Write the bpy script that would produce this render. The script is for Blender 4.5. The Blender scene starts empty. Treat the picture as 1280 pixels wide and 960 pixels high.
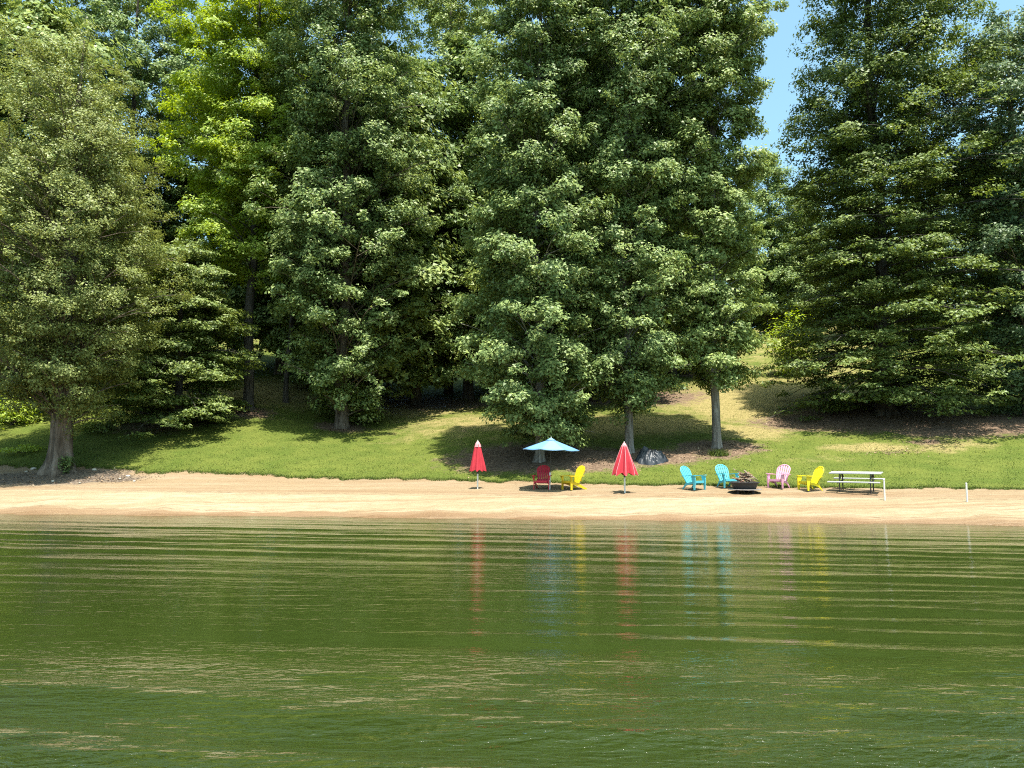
import bpy, bmesh, math, random
import numpy as np
from mathutils import Vector, Matrix, noise as mnoise

R_ = math.radians
scene = bpy.context.scene
C = scene.collection
random.seed(7)

# ------------------------------------------------------------------ camera
F_PX = 961.0            # focal length in photo pixels (1280 wide)
HZ = 565.0              # horizon row in the photo
CAM = Vector((0, 0, 2.4))
PITCH = math.atan((HZ - 480) / F_PX)
cd = bpy.data.cameras.new('camera'); cam = bpy.data.objects.new('camera', cd); C.objects.link(cam)
cam.location = CAM; cam.rotation_euler = (math.pi / 2 + PITCH, 0, 0)
cd.sensor_width = 36; cd.lens = 36 * F_PX / 1280; cd.clip_end = 2000
scene.camera = cam

# ------------------------------------------------------------------ sky, sun, exposure
SUN_EL, SUN_AZ = 75.0, 24.0          # azimuth measured from behind the camera towards the right
sv = Vector((math.sin(R_(SUN_AZ)) * math.cos(R_(SUN_EL)), -math.cos(R_(SUN_AZ)) * math.cos(R_(SUN_EL)), math.sin(R_(SUN_EL))))
w = bpy.data.worlds.new('World'); scene.world = w; w.use_nodes = True
nt = w.node_tree; nt.nodes.clear()
sky = nt.nodes.new('ShaderNodeTexSky'); sky.sky_type = 'NISHITA'; sky.sun_disc = False
sky.sun_elevation = R_(SUN_EL); sky.sun_rotation = math.atan2(sv.x, sv.y)
sky.air_density = 1.0; sky.dust_density = 3.0; sky.ozone_density = .3
bg = nt.nodes.new('ShaderNodeBackground'); bg.inputs['Strength'].default_value = 0.115
wo = nt.nodes.new('ShaderNodeOutputWorld')
cb = nt.nodes.new('ShaderNodeMix'); cb.data_type = 'RGBA'; cb.blend_type = 'MULTIPLY'; cb.inputs[0].default_value = 1; cb.inputs[7].default_value = (.92, 1.20, 1.10, 1)
nt.links.new(sky.outputs[0], cb.inputs[6]); nt.links.new(cb.outputs[2], bg.inputs[0]); nt.links.new(bg.outputs[0], wo.inputs[0])
sl = bpy.data.lights.new('sun', 'SUN'); sl.energy = 5.0; sl.angle = R_(0.53); sl.color = (1, .955, .87)
so = bpy.data.objects.new('sun', sl); C.objects.link(so); so.location = (0, 0, 60)
so.rotation_euler = sv.to_track_quat('Z', 'Y').to_euler()
vs = scene.view_settings; vs.view_transform = 'Standard'; vs.look = 'None'; vs.gamma = 1; vs.use_curve_mapping = False
vs.exposure = 1.35
cy = scene.cycles
cy.max_bounces = 4; cy.diffuse_bounces = 1; cy.glossy_bounces = 3; cy.transmission_bounces = 4; cy.transparent_max_bounces = 4
cy.sample_clamp_indirect = 5; cy.sample_clamp_direct = 6; cy.filter_width = 1.1; cy.use_denoising = False

# ------------------------------------------------------------------ helpers
def link(o, parent=None):
    C.objects.link(o)
    if parent is not None:
        o.parent = parent
    return o
def tag(o, label=None, cat=None, group=None, kind=None):
    if label: o['label'] = label
    if cat: o['category'] = cat
    if group: o['group'] = group
    if kind: o['kind'] = kind
    return o
def empty(name, loc, rz=0.0):
    o = bpy.data.objects.new(name, None); o.empty_display_size = .2
    C.objects.link(o); o.location = loc; o.rotation_euler = (0, 0, rz)
    return o
def np_mesh(name, verts, faces, mat=None, smooth=False, attrs=None):
    """verts (N,3), faces (M,k) all of one size k"""
    verts = np.asarray(verts, dtype=np.float32); faces = np.asarray(faces, dtype=np.int32)
    me = bpy.data.meshes.new(name); k = faces.shape[1]
    me.vertices.add(len(verts)); me.vertices.foreach_set('co', verts.ravel())
    me.loops.add(faces.size); me.loops.foreach_set('vertex_index', faces.ravel())
    me.polygons.add(len(faces)); me.polygons.foreach_set('loop_start', np.arange(0, faces.size, k, dtype=np.int32))
    if smooth: me.polygons.foreach_set('use_smooth', np.ones(len(faces), dtype=bool))
    for an, (dom, arr) in (attrs or {}).items():
        a = me.attributes.new(an, 'FLOAT', dom); a.data.foreach_set('value', np.asarray(arr, dtype=np.float32))
    me.update(calc_edges=True)
    if mat: me.materials.append(mat)
    return me
def obj(name, me, parent=None):
    return link(bpy.data.objects.new(name, me), parent)
def bm_obj(name, bm, mat, parent=None, smooth=False):
    me = bpy.data.meshes.new(name); bmesh.ops.recalc_face_normals(bm, faces=bm.faces); bm.to_mesh(me); bm.free()
    if smooth:
        for p in me.polygons: p.use_smooth = True
    me.materials.append(mat)
    return obj(name, me, parent)
def add_box(bm, c, size, rot=None):
    m = Matrix.Translation(Vector(c)) @ (rot.to_4x4() if rot is not None else Matrix.Identity(4)) @ Matrix.Diagonal((*size, 1))
    return bmesh.ops.create_cube(bm, size=1, matrix=m)
def add_bar(bm, p0, p1, wdt, thk, side=(1, 0, 0)):
    """box beam from p0 to p1, 'side' is the width direction"""
    p0, p1 = Vector(p0), Vector(p1); d = (p1 - p0); L = d.length; d.normalize()
    s = Vector(side); s = (s - d * s.dot(d)).normalized(); n = d.cross(s)
    rot = Matrix((s, d, n)).transposed()
    return add_box(bm, (p0 + p1) / 2, (wdt, L, thk), rot)
def add_tube(bm, pts, rad, seg=8, cap=True):
    pts = [Vector(p) for p in pts]
    if not hasattr(rad, '__len__'): rad = [rad] * len(pts)
    rings = []
    for i, p in enumerate(pts):
        d = (pts[min(i + 1, len(pts) - 1)] - pts[max(i - 1, 0)]).normalized()
        a = Vector((1, 0, 0)) if abs(d.x) < .9 else Vector((0, 1, 0))
        s = (a - d * a.dot(d)).normalized(); n = d.cross(s)
        rings.append([bm.verts.new(p + (s * math.cos(2 * math.pi * k / seg) + n * math.sin(2 * math.pi * k / seg)) * rad[i]) for k in range(seg)])
    for r0, r1 in zip(rings, rings[1:]):
        for k in range(seg):
            bm.faces.new((r0[k], r0[(k + 1) % seg], r1[(k + 1) % seg], r1[k]))
    if cap:
        bm.faces.new(rings[0][::-1]); bm.faces.new(rings[-1])
def add_prism(bm, outline, axis_o, ax_u, ax_v, ax_n, thk):
    """closed outline [(u,v)] extruded symmetrically along ax_n"""
    o, u, v, n = (Vector(q) for q in (axis_o, ax_u, ax_v, ax_n))
    f = [bm.verts.new(o + u * a + v * b + n * thk / 2) for a, b in outline]
    k = [bm.verts.new(o + u * a + v * b - n * thk / 2) for a, b in outline]
    bm.faces.new(f); bm.faces.new(k[::-1])
    for i in range(len(f)):
        j = (i + 1) % len(f); bm.faces.new((f[i], k[i], k[j], f[j]))

# ------------------------------------------------------------------ terrain
def shore_y(x):
    return 27.8 - 0.137 * x + 0.25 * np.sin(x * .13 + 1.0)
PU = np.array([-60, -20, -6, 0, 1.5, 3.8, 4.4, 7.4, 8.6, 12, 16, 22, 30, 45, 60, 80, 110, 160, 260], float)
PZ = np.array([-6, -3.0, -.9, 0, .26, .62, .66, .93, 1.14, 1.95, 2.95, 4.4, 6.3, 9.9, 13.4, 17.2, 20, 22, 24], float)
def sstep(a, b, x):
    t = np.clip((x - a) / (b - a), 0, 1); return t * t * (3 - 2 * t)
def ground_z(x, y):
    x = np.asarray(x, float); y = np.asarray(y, float)
    u = y - shore_y(x)
    ue = np.where(u > 0, u * (1 + .26 * sstep(-6, -20, x)), u)
    z = np.interp(ue - .35, PU, PZ) * .5 + np.interp(ue + .35, PU, PZ) * .5
    bump = (np.sin(x * .21 + 1.3) * np.sin(y * .17 + .4) * .16 + np.sin(x * .47 + y * .33) * .06) * sstep(8, 16, u)
    right = .10 * np.clip(x - 12, 0, 40) * sstep(22, 60, u)
    return z + bump + right
def gz(x, y): return float(ground_z(x, y))
def ray(px, py):
    F = Vector((0, math.cos(PITCH), math.sin(PITCH))); U = Vector((0, -math.sin(PITCH), math.cos(PITCH)))
    return (F * F_PX + Vector((1, 0, 0)) * (px - 640) + U * (480 - py)).normalized()
def at(px, py, Y):
    r = ray(px, py); return CAM + r * (Y / r.y)
def on_ground(px, py):
    r = ray(px, py); t = 20.0
    while t < 240:
        p = CAM + r * t
        if p.z < gz(p.x, p.y):
            lo, hi = t - .2, t
            for _ in range(14):
                m = (lo + hi) / 2; q = CAM + r * m
                if q.z < gz(q.x, q.y): hi = m
                else: lo = m
            q = CAM + r * hi; return Vector((q.x, q.y, gz(q.x, q.y)))
        t += .2
    return CAM + r * 90

# ------------------------------------------------------------------ materials
def new_mat(name):
    m = bpy.data.materials.new(name); m.use_nodes = True; m.node_tree.nodes.clear(); return m
class NT:
    def __init__(s, m): s.t = m.node_tree; s.out = s.n('ShaderNodeOutputMaterial')
    def n(s, typ, **kw):
        q = s.t.nodes.new(typ)
        for k, v in kw.items():
            if k.startswith('i_'): q.inputs[k[2:].replace('_', ' ')].default_value = v
            else: setattr(q, k, v)
        return q
    def l(s, a, b): s.t.links.new(a, b)
    def noise(s, scale, detail=4, rough=.55, vec=None, stretch=None, dist=0):
        if vec is None:
            vec = s.n('ShaderNodeTexCoord').outputs['Object']
        if stretch:
            mp = s.n('ShaderNodeMapping'); mp.inputs['Scale'].default_value = stretch; s.l(vec, mp.inputs['Vector']); vec = mp.outputs[0]
        q = s.n('ShaderNodeTexNoise'); q.inputs['Scale'].default_value = scale; q.inputs['Detail'].default_value = detail
        q.inputs['Roughness'].default_value = rough; q.inputs['Distortion'].default_value = dist
        s.l(vec, q.inputs['Vector']); return q.outputs['Fac']
    def ramp(s, fac, stops):
        q = s.n('ShaderNodeValToRGB'); e = q.color_ramp.elements
        while len(e) < len(stops): e.new(.5)
        for a, (p, c) in zip(e, stops):
            a.position = p; a.color = (*c, 1) if len(c) == 3 else c
        s.l(fac, q.inputs[0]); return q.outputs[0]
    def mix(s, fac, a, b):
        q = s.n('ShaderNodeMix', data_type='RGBA')
        for sock, v in ((q.inputs[0], fac), (q.inputs[6], a), (q.inputs[7], b)):
            if hasattr(v, 'is_linked'): s.l(v, sock)
            elif isinstance(v, tuple): sock.default_value = (*v, 1) if len(v) == 3 else v
            else: sock.default_value = v
        return q.outputs[2]
    def math(s, op, a, b=0.0, clamp=False):
        q = s.n('ShaderNodeMath', operation=op, use_clamp=clamp)
        for sock, v in ((q.inputs[0], a), (q.inputs[1], b)):
            if hasattr(v, 'is_linked'): s.l(v, sock)
            else: sock.default_value = v
        return q.outputs[0]
    def attr(s, name):
        return s.n('ShaderNodeAttribute', attribute_name=name).outputs['Fac']
    def bump(s, h, strength=.3, dist=.02):
        q = s.n('ShaderNodeBump'); q.inputs['Strength'].default_value = strength; q.inputs['Distance'].default_value = dist
        s.l(h, q.inputs['Height']); return q.outputs[0]
    def bsdf(s, col, rough=.7, spec=.3, normal=None, metal=0.0, **kw):
        q = s.n('ShaderNodeBsdfPrincipled')
        if hasattr(col, 'is_linked'): s.l(col, q.inputs['Base Color'])
        else: q.inputs['Base Color'].default_value = (*col, 1)
        if hasattr(rough, 'is_linked'): s.l(rough, q.inputs['Roughness'])
        else: q.inputs['Roughness'].default_value = rough
        q.inputs['Specular IOR Level'].default_value = spec; q.inputs['Metallic'].default_value = metal
        if normal is not None: s.l(normal, q.inputs['Normal'])
        return q
    def done(s, sh): s.l(sh.outputs[0] if hasattr(sh, 'outputs') else sh, s.out.inputs['Surface'])

def plain(name, col, rough=.5, spec=.4, var=.18, scale=9.0, metal=0.0, bump=0.0):
    m = new_mat(name); t = NT(m)
    f = t.noise(scale, 5)
    c = t.mix(f, tuple(max(0, v * (1 - var)) for v in col), tuple(min(1, v * (1 + var)) for v in col))
    t.done(t.bsdf(c, rough, spec, t.bump(t.noise(scale * 6, 3), bump, .01) if bump else None, metal)); return m

def leaf_mat(name, dark, mid, light, trans=.28, rough=.5, spec=.28):
    m = new_mat(name); t = NT(m)
    tint = t.attr('tint')
    big = t.noise(.35, 3)
    f = t.math('ADD', t.math('MULTIPLY', tint, .65), t.math('MULTIPLY', t.math('SUBTRACT', big, .15), .55), clamp=True)
    col = t.ramp(f, [(0.05, dark), (.5, mid), (.95, light)])
    b = t.bsdf(col, rough, spec)
    tr = t.n('ShaderNodeBsdfTranslucent')
    hs = t.n('ShaderNodeHueSaturation'); hs.inputs['Hue'].default_value = .485; hs.inputs['Saturation'].default_value = 1.15; hs.inputs['Value'].default_value = 1.25
    t.l(col, hs.inputs['Color']); t.l(hs.outputs[0], tr.inputs[0])
    mx = t.n('ShaderNodeMixShader'); mx.inputs[0].default_value = trans
    t.l(b.outputs[0], mx.inputs[1]); t.l(tr.outputs[0], mx.inputs[2]); t.done(mx); return m

def bark_mat(name, a, b, c, scale=1.0):
    m = new_mat(name); t = NT(m)
    f1 = t.noise(5 * scale, 6, .65, stretch=(1.3, 1.3, .2), dist=.5)
    f2 = t.noise(.9, 4)
    col = t.mix(t.ramp(f2, [(.35, (0, 0, 0)), (.65, (1, 1, 1))]), t.ramp(f1, [(.36, a), (.62, b)]), t.ramp(f1, [(.34, a), (.5, b), (.66, c)]))
    t.done(t.bsdf(col, .9, .15, t.bump(f1, 1.0, .09))); return m

# sand
M_sand = new_mat('sand'); t = NT(M_sand)
u_at = t.attr('u'); dirt = t.attr('dirt')
streak = t.noise(1.0, 5, .6, stretch=(.12, 1.5, 1))
streak2 = t.noise(1.0, 4, .6, stretch=(.05, 3.2, 1))
fine = t.noise(22, 4, .7)
patch = t.noise(.7, 4)
base = t.ramp(streak, [(.30, (0.205, 0.152, 0.088)), (.48, (0.254, 0.204, 0.125)), (.62, (0.285, 0.241, 0.162))])
base = t.mix(t.math('MULTIPLY', t.ramp(fine, [(.45, (0, 0, 0)), (.75, (1, 1, 1))]), .35), base, (.24, .17, .095))
uu = t.math('ADD', u_at, t.math('MULTIPLY', t.math('SUBTRACT', streak, .5), 1.6))
# damp orange strip at the water, redder earth on the berm
damp = t.ramp(t.math('DIVIDE', uu, 10.0), [(0.0, (1, 1, 1)), (.055, (.9, .9, .9)), (.10, (.10, .10, .10)), (.15, (0, 0, 0)), (.40, (0, 0, 0)), (.46, (.85, .85, .85)), (.52, (.45, .45, .45)), (.75, (.6, .6, .6))])
base = t.mix(t.math('MULTIPLY', damp, .85), base, t.ramp(streak2, [(.3, (0.142, 0.078, 0.037)), (.55, (0.189, 0.112, 0.061)), (.7, (0.217, 0.149, 0.086))]))
lines = t.ramp(streak2, [(.36, (1, 1, 1)), (.43, (0, 0, 0))])
base = t.mix(t.math('MULTIPLY', lines, .55), base, (.19, .115, .06))
wr = t.ramp(t.math('DIVIDE', t.math('ADD', u_at, t.math('MULTIPLY', t.math('SUBTRACT', t.noise(.9, 4), .5), .7)), 10.0), [(.0, (.55, .55, .55)), (.03, (.15, .15, .15)), (.085, (0, 0, 0)), (.098, (1, 1, 1)), (.108, (0, 0, 0)), (.385, (0, 0, 0)), (.405, (.9, .9, .9)), (.43, (0, 0, 0))])
base = t.mix(t.math('MULTIPLY', wr, t.math('MULTIPLY', t.ramp(t.noise(3.5, 4, .7), [(.4, (.1, .1, .1)), (.6, (1, 1, 1))]), .75)), base, (.12, .07, .038))
spk = t.ramp(t.noise(6.5, 3, .8), [(.66, (0, 0, 0)), (.71, (1, 1, 1))])
base = t.mix(t.math('MULTIPLY', spk, .55), base, (.10, .065, .038))
lump = t.ramp(t.noise(2.6, 5, .7, stretch=(.6, 1.4, 1)), [(.38, (1, 1, 1)), (.58, (0, 0, 0))])
base = t.mix(t.math('MULTIPLY', lump, .30), base, (.17, .105, .055))
dn = t.math('ADD', dirt, t.math('MULTIPLY', t.math('SUBTRACT', t.noise(2.2, 6, .7), .5), .9))
dm = t.ramp(dn, [(.35, (0, 0, 0)), (.62, (1, 1, 1))])
soil = t.ramp(t.noise(9, 6, .7), [(.3, (.045, .034, .026)), (.5, (.11, .082, .06)), (.7, (.24, .19, .14))])
base = t.mix(dm, base, soil)
rg = t.ramp(t.math('DIVIDE', uu, 10.0), [(0.0, (.35, .35, .35)), (.06, (.9, .9, .9))])
t.done(t.bsdf(base, rg, .25, t.bump(t.math('ADD', t.math('MULTIPLY', t.noise(9, 5, .65), 1.0), t.math('MULTIPLY', streak2, .6)), .9, .09)))

# lawn
M_lawn = new_mat('lawn'); t = NT(M_lawn)
dry = t.attr('dry'); dirt = t.attr('dirt')
g1 = t.noise(.55, 5, .6); g2 = t.noise(14, 5, .7)
green = t.ramp(g2, [(.28, (0.040, 0.060, 0.007)), (.5, (0.073, 0.101, 0.015)), (.75, (0.120, 0.143, 0.031))])
green = t.mix(t.ramp(g1, [(.35, (0, 0, 0)), (.7, (1, 1, 1))]), green, t.ramp(g2, [(.3, (0.075, 0.096, 0.013)), (.7, (0.159, 0.171, 0.037))]))
tan = t.ramp(t.noise(6, 6, .75), [(.3, (0.123, 0.109, 0.037)), (.5, (0.246, 0.197, 0.078)), (.72, (0.361, 0.277, 0.139))])
dd = t.math('ADD', dry, t.math('MULTIPLY', t.math('SUBTRACT', t.noise(.8, 6, .7), .5), 1.1))
col = t.mix(t.math('MULTIPLY', t.ramp(dd, [(.28, (0, 0, 0)), (.62, (1, 1, 1))]), .9), green, tan)
soil = t.ramp(t.noise(7, 6, .75), [(.28, (.055, .038, .027)), (.5, (.14, .094, .062)), (.74, (.31, .22, .15))])
dn = t.math('ADD', dirt, t.math('MULTIPLY', t.math('SUBTRACT', t.noise(1.6, 6, .75), .5), 1.1))
col = t.mix(t.ramp(dn, [(.38, (0, 0, 0)), (.62, (1, 1, 1))]), col, soil)
t.done(t.bsdf(col, .9, .12, t.bump(t.noise(11, 6, .75), .9, .10)))

M_grass = new_mat('grass_blades'); t = NT(M_grass)
gc = t.ramp(t.attr('tint'), [(.0, (0.039, 0.068, 0.007)), (.45, (0.078, 0.116, 0.017)), (.8, (0.128, 0.158, 0.031)), (1, (0.219, 0.204, 0.077))])
b = t.bsdf(gc, .6, .25); tr = t.n('ShaderNodeBsdfTranslucent'); t.l(gc, tr.inputs[0])
mx = t.n('ShaderNodeMixShader'); mx.inputs[0].default_value = .3; t.l(b.outputs[0], mx.inputs[1]); t.l(tr.outputs[0], mx.inputs[2]); t.done(mx)

# water
M_water = new_mat('water'); t = NT(M_water)
oc = t.n('ShaderNodeTexCoord').outputs['Object']
n1 = t.noise(1.0, 2, .5, vec=oc, stretch=(.55, 5.0, 1), dist=.25)
n2 = t.noise(1.0, 3, .55, vec=oc, stretch=(1.8, 14, 1), dist=.25)
n3 = t.noise(1.0, 3, .6, vec=oc, stretch=(8, 15, 1), dist=.4)
n4 = t.noise(1.0, 2, .5, vec=oc, stretch=(2.6, 6.5, 1), dist=.5)
gust = t.ramp(t.noise(.16, 3, vec=oc), [(.35, (.45, .45, .45)), (.65, (1, 1, 1))])
sep = t.n('ShaderNodeSeparateXYZ'); t.l(oc, sep.inputs[0])
mr = t.n('ShaderNodeMapRange'); mr.inputs[1].default_value = 4.5; mr.inputs[2].default_value = 10.0; mr.inputs[3].default_value = 1.0; mr.inputs[4].default_value = .03; t.l(sep.outputs[1], mr.inputs[0])
h = t.math('ADD', t.math('ADD', t.math('MULTIPLY', n1, .28), t.math('MULTIPLY', n2, .19)), t.math('MULTIPLY', t.math('ADD', t.math('MULTIPLY', t.math('MULTIPLY', n3, gust), 3.4), t.math('MULTIPLY', n4, 5.0)), mr.outputs[0]))
wc = t.mix(t.noise(.12, 3, vec=oc), (.014, .023, .0038), (.022, .033, .006))
wb = t.bsdf(wc, .03, .5, t.bump(h, 1.0, .024)); wb.inputs['IOR'].default_value = 1.333
t.done(wb)

LEAF = {
    'olive': leaf_mat('leaf_olive', (0.103, 0.129, 0.035), (0.200, 0.234, 0.066), (0.324, 0.359, 0.109), .30),
    'deep': leaf_mat('leaf_deep', (0.062, 0.106, 0.033), (0.142, 0.210, 0.065), (0.295, 0.363, 0.118), .26),
    'poplar': leaf_mat('leaf_poplar', (0.068, 0.113, 0.036), (0.173, 0.242, 0.074), (0.364, 0.427, 0.147), .28, .48),
    'poplar_light': leaf_mat('leaf_poplar_light', (0.086, 0.132, 0.037), (0.207, 0.275, 0.079), (0.398, 0.459, 0.154), .29, .48),
    'bright': leaf_mat('leaf_bright', (0.155, 0.230, 0.027), (0.278, 0.378, 0.052), (0.426, 0.501, 0.090), .38),
    'beech': leaf_mat('leaf_beech', (0.047, 0.079, 0.020), (0.125, 0.176, 0.040), (0.261, 0.305, 0.079), .28),
    'beech_gold': leaf_mat('leaf_beech_gold', (0.051, 0.087, 0.020), (0.127, 0.178, 0.041), (0.234, 0.285, 0.075), .29),
    'oak': leaf_mat('leaf_oak', (0.043, 0.079, 0.033), (0.098, 0.153, 0.061), (0.206, 0.262, 0.106), .25, .48),
    'far': leaf_mat('leaf_far', (0.061, 0.106, 0.029), (0.149, 0.219, 0.057), (0.301, 0.362, 0.106), .28),
}
BARK = {
    'grey': bark_mat('bark_grey', (.11, .095, .08), (.25, .22, .19), (.36, .33, .29)),
    'brown': bark_mat('bark_brown', (.055, .042, .032), (.16, .125, .095), (.27, .22, .175), .8),
    'dark': bark_mat('bark_dark', (.03, .026, .022), (.09, .078, .065), (.16, .14, .12)),
}

# ------------------------------------------------------------------ ground sheets and water
EDGE_PX = [(-160, 583), (0, 584), (45, 583), (120, 586), (185, 590), (240, 591.5), (400, 597), (600, 601), (850, 607), (1060, 610), (1280, 612), (1440, 614)]
_e = [on_ground(*p) for p in EDGE_PX]
EX = np.array([p.x for p in _e]); EU = np.array([p.y - float(shore_y(p.x)) for p in _e])
def edge_u(x):
    x = np.asarray(x, float)
    return np.interp(x, EX, EU) + .16 * np.sin(x * .83 + np.sin(x * .31)) + .12 * np.sin(x * 1.9 + np.sin(x * .7)) + .08 * np.sin(x * 4.3 + 1) + .06 * np.sin(x * 9.1 + 2)
def blob(x, y, items):
    m = np.zeros_like(x)
    for (cx, cy, rx, ry, s) in items:
        m = np.maximum(m, s * np.exp(-(((x - cx) / rx) ** 2 + ((y - cy) / ry) ** 2)))
    return m
def G(px, py, rx, ry, s=1.0):
    p = on_ground(px, py); return (p.x, p.y, rx, ry, s)
DIRT = [G(660, 572, 5.0, 3.2), G(740, 575, 4.0, 2.6), G(815, 572, 3.4, 2.0), G(893, 562, 2.6, 2.2), G(930, 560, 1.6, 1.6, .8),
        G(1108, 520, 6.5, 4.5, 1.1), G(1020, 528, 5, 3, .9), G(1220, 530, 6, 3.5, 1.0), G(1160, 553, 1.8, 1.0, .62), G(1210, 540, 2.2, 1.4, .75), G(1115, 566, 1.8, .8, .5),
        G(310, 516, 2.5, 2.0, .8), G(425, 535, 2.4, 1.6, .8), G(540, 505, 6, 4, .8), G(75, 598, 3.4, 1.5, 1.15), G(20, 598, 3.2, 1.2, 1.0), G(140, 599, 1.8, .8, .85),
        G(800, 500, 7, 4, .8), G(880, 465, 4, 4, .9), G(200, 530, 5, 4, .6), G(590, 540, 3, 2, .35)]
DRY = [G(600, 530, 8, 6, .55), G(800, 530, 7, 4, .75), G(960, 500, 8, 9, .95), G(1090, 560, 3.0, 1.2, .8), G(940, 540, 3, 3, .8), G(500, 512, 6, 4, .75), G(320, 490, 8, 6, .7),
       G(1180, 560, 3, 1.5, .6), G(1000, 465, 10, 10, .5), G(700, 470, 12, 8, .6), G(1020, 575, 3, 1.0, .4)]

def spaced(lo, hi, core_lo, core_hi, step, far):
    return np.concatenate([np.arange(lo, core_lo, far), np.arange(core_lo, core_hi, step), np.arange(core_hi, hi + far, far)])
def sheet(name, xs, rows, yfun, zfun, mat, attrs):
    X, Vv = np.meshgrid(xs, rows, indexing='xy'); Y = yfun(X, Vv); Z = zfun(X, Y, Vv)
    n, m = len(rows), len(xs); idx = np.arange(n * m).reshape(n, m)
    f = np.stack([idx[:-1, :-1], idx[:-1, 1:], idx[1:, 1:], idx[1:, :-1]], -1).reshape(-1, 4)
    v = np.stack([X, Y, Z], -1).reshape(-1, 3)
    at_ = {k: ('POINT', fn(X, Y, Vv).ravel()) for k, fn in attrs.items()}
    o = obj(name, np_mesh(name, v, f, mat, True, at_)); o['kind'] = 'structure'; return o
xs = spaced(-110, 110, -30, 30, .22, 2.5)
rng0 = np.random.default_rng(3)
def micro(x, y, a):
    return a * (np.sin(x * 3.1 + y * 1.7) * np.sin(y * 4.3 - x * .8) + .6 * np.sin(x * 7.7 - y * 3.9) * np.sin(x * 2.3 + y * 8.1))
us = np.concatenate([np.arange(-60, -4, 4.0), np.arange(-4, 14.01, .16)])
sheet('beach', xs, us, lambda X, U: shore_y(X) + U,
      lambda X, Y, U: ground_z(X, Y) - .04 * sstep(1, 3, U - edge_u(X)) - .25 * sstep(2.0, 3.5, U - edge_u(X)) + micro(X, Y, .016) + (.035 * np.sin(X * .9 + np.sin(X * .37) * 2) + .02 * np.sin(X * 2.3 + 1.2) + .01 * np.sin(X * 5.9)) * sstep(-1.5, 0, U) * (1 - sstep(1.2, 3.2, U)) + .03 * np.sin(U * 4.2 + np.sin(X * .4) * 1.2) * sstep(.6, 1.2, U) * (1 - sstep(3.6, 4.6, U)),
      M_sand, {'u': lambda X, Y, U: U, 'dirt': lambda X, Y, U: blob(X, Y, DIRT)})
vsn = np.concatenate([np.arange(0, 2, .12), np.arange(2, 40, .3), np.arange(40, 240, 4.0)])
def lawn_y(X, V): return shore_y(X) + edge_u(X) + V
sheet('lawn', xs, vsn, lawn_y, lambda X, Y, V: ground_z(X, Y) + micro(X, Y, .02) * sstep(0, 1, V) - .04 + .075 * sstep(-.02, .35, V),
      M_lawn, {'dirt': lambda X, Y, V: blob(X, Y, DIRT), 'dry': lambda X, Y, V: np.maximum(blob(X, Y, DRY), .45 * sstep(20, 45, V))})

# lake: long low swells rolling in, fine ripple comes from the material
wx = np.concatenate([np.arange(-110, -28, 6.0), np.arange(-28, 28, .42), np.arange(28, 111, 6.0)])
wy = np.concatenate([np.arange(-40, 3, 2.0), np.arange(3, 12, .045), np.arange(12, 34, .07), np.arange(34, 48, 1.0)])
def wave(X, Y):
    q = Y + .157 * X; z = np.zeros_like(X); r = np.random.default_rng(11)
    env1 = .5 + .5 * np.sin(X * .11 + Y * .09 + 1.0) * np.sin(Y * .31 - X * .05 + .5)
    env2 = .6 + .4 * np.sin(X * .23 - Y * .21 + 2.0)
    for lam, amp, ang, e in [(1.45, .0130, .00, env1), (1.05, .0095, .04, env1), (.80, .0060, -.05, env2), (.58, .0036, .07, env2), (2.6, .010, -.03, env1),
                             (.44, .0017, -.16, env2), (.37, .0013, .2, env1), (.33, .0008, .5, env2), (.30, .0008, -.6, env1)]:
        k = 2 * math.pi / lam; ph = r.uniform(0, 6.28)
        wob = .55 * np.sin(X * .37 + ph) + .40 * np.sin(X * .83 + Y * .2 + ph * 2) + .28 * np.sin(X * 1.9 - Y * .5 + ph * 3)
        z += amp * e * np.sin(k * (q * math.cos(ang) + X * math.sin(ang)) + wob + ph)
    calm = .35 + .65 * sstep(0, 9, shore_y(X) - Y)
    return z * calm
X, Y = np.meshgrid(wx, wy, indexing='xy'); n, m = len(wy), len(wx); idx = np.arange(n * m).reshape(n, m)
f = np.stack([idx[:-1, :-1], idx[:-1, 1:], idx[1:, 1:], idx[1:, :-1]], -1).reshape(-1, 4)
o = obj('water', np_mesh('water', np.stack([X, Y, wave(X, Y)], -1).reshape(-1, 3), f, M_water, True)); o['kind'] = 'structure'

# ------------------------------------------------------------------ trees
def leaves_mesh(name, P, N, S, mat, rng, aspect=.86):
    n = len(P)
    rv = rng.normal(size=(n, 3)); T = rv - N * np.sum(rv * N, 1, keepdims=True); T /= np.linalg.norm(T, axis=1, keepdims=True) + 1e-9
    B = np.cross(N, T); S = S[:, None]
    V = np.stack([P - T * S * .5 - B * S * aspect * .45, P - T * S * .38 + B * S * aspect * .5, P + T * S * .58], 1).reshape(-1, 3)
    Fc = np.arange(n * 3, dtype=np.int32).reshape(-1, 3)
    return np_mesh(name, V, Fc, mat, False, {'tint': ('FACE', rng.random(n))})

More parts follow.
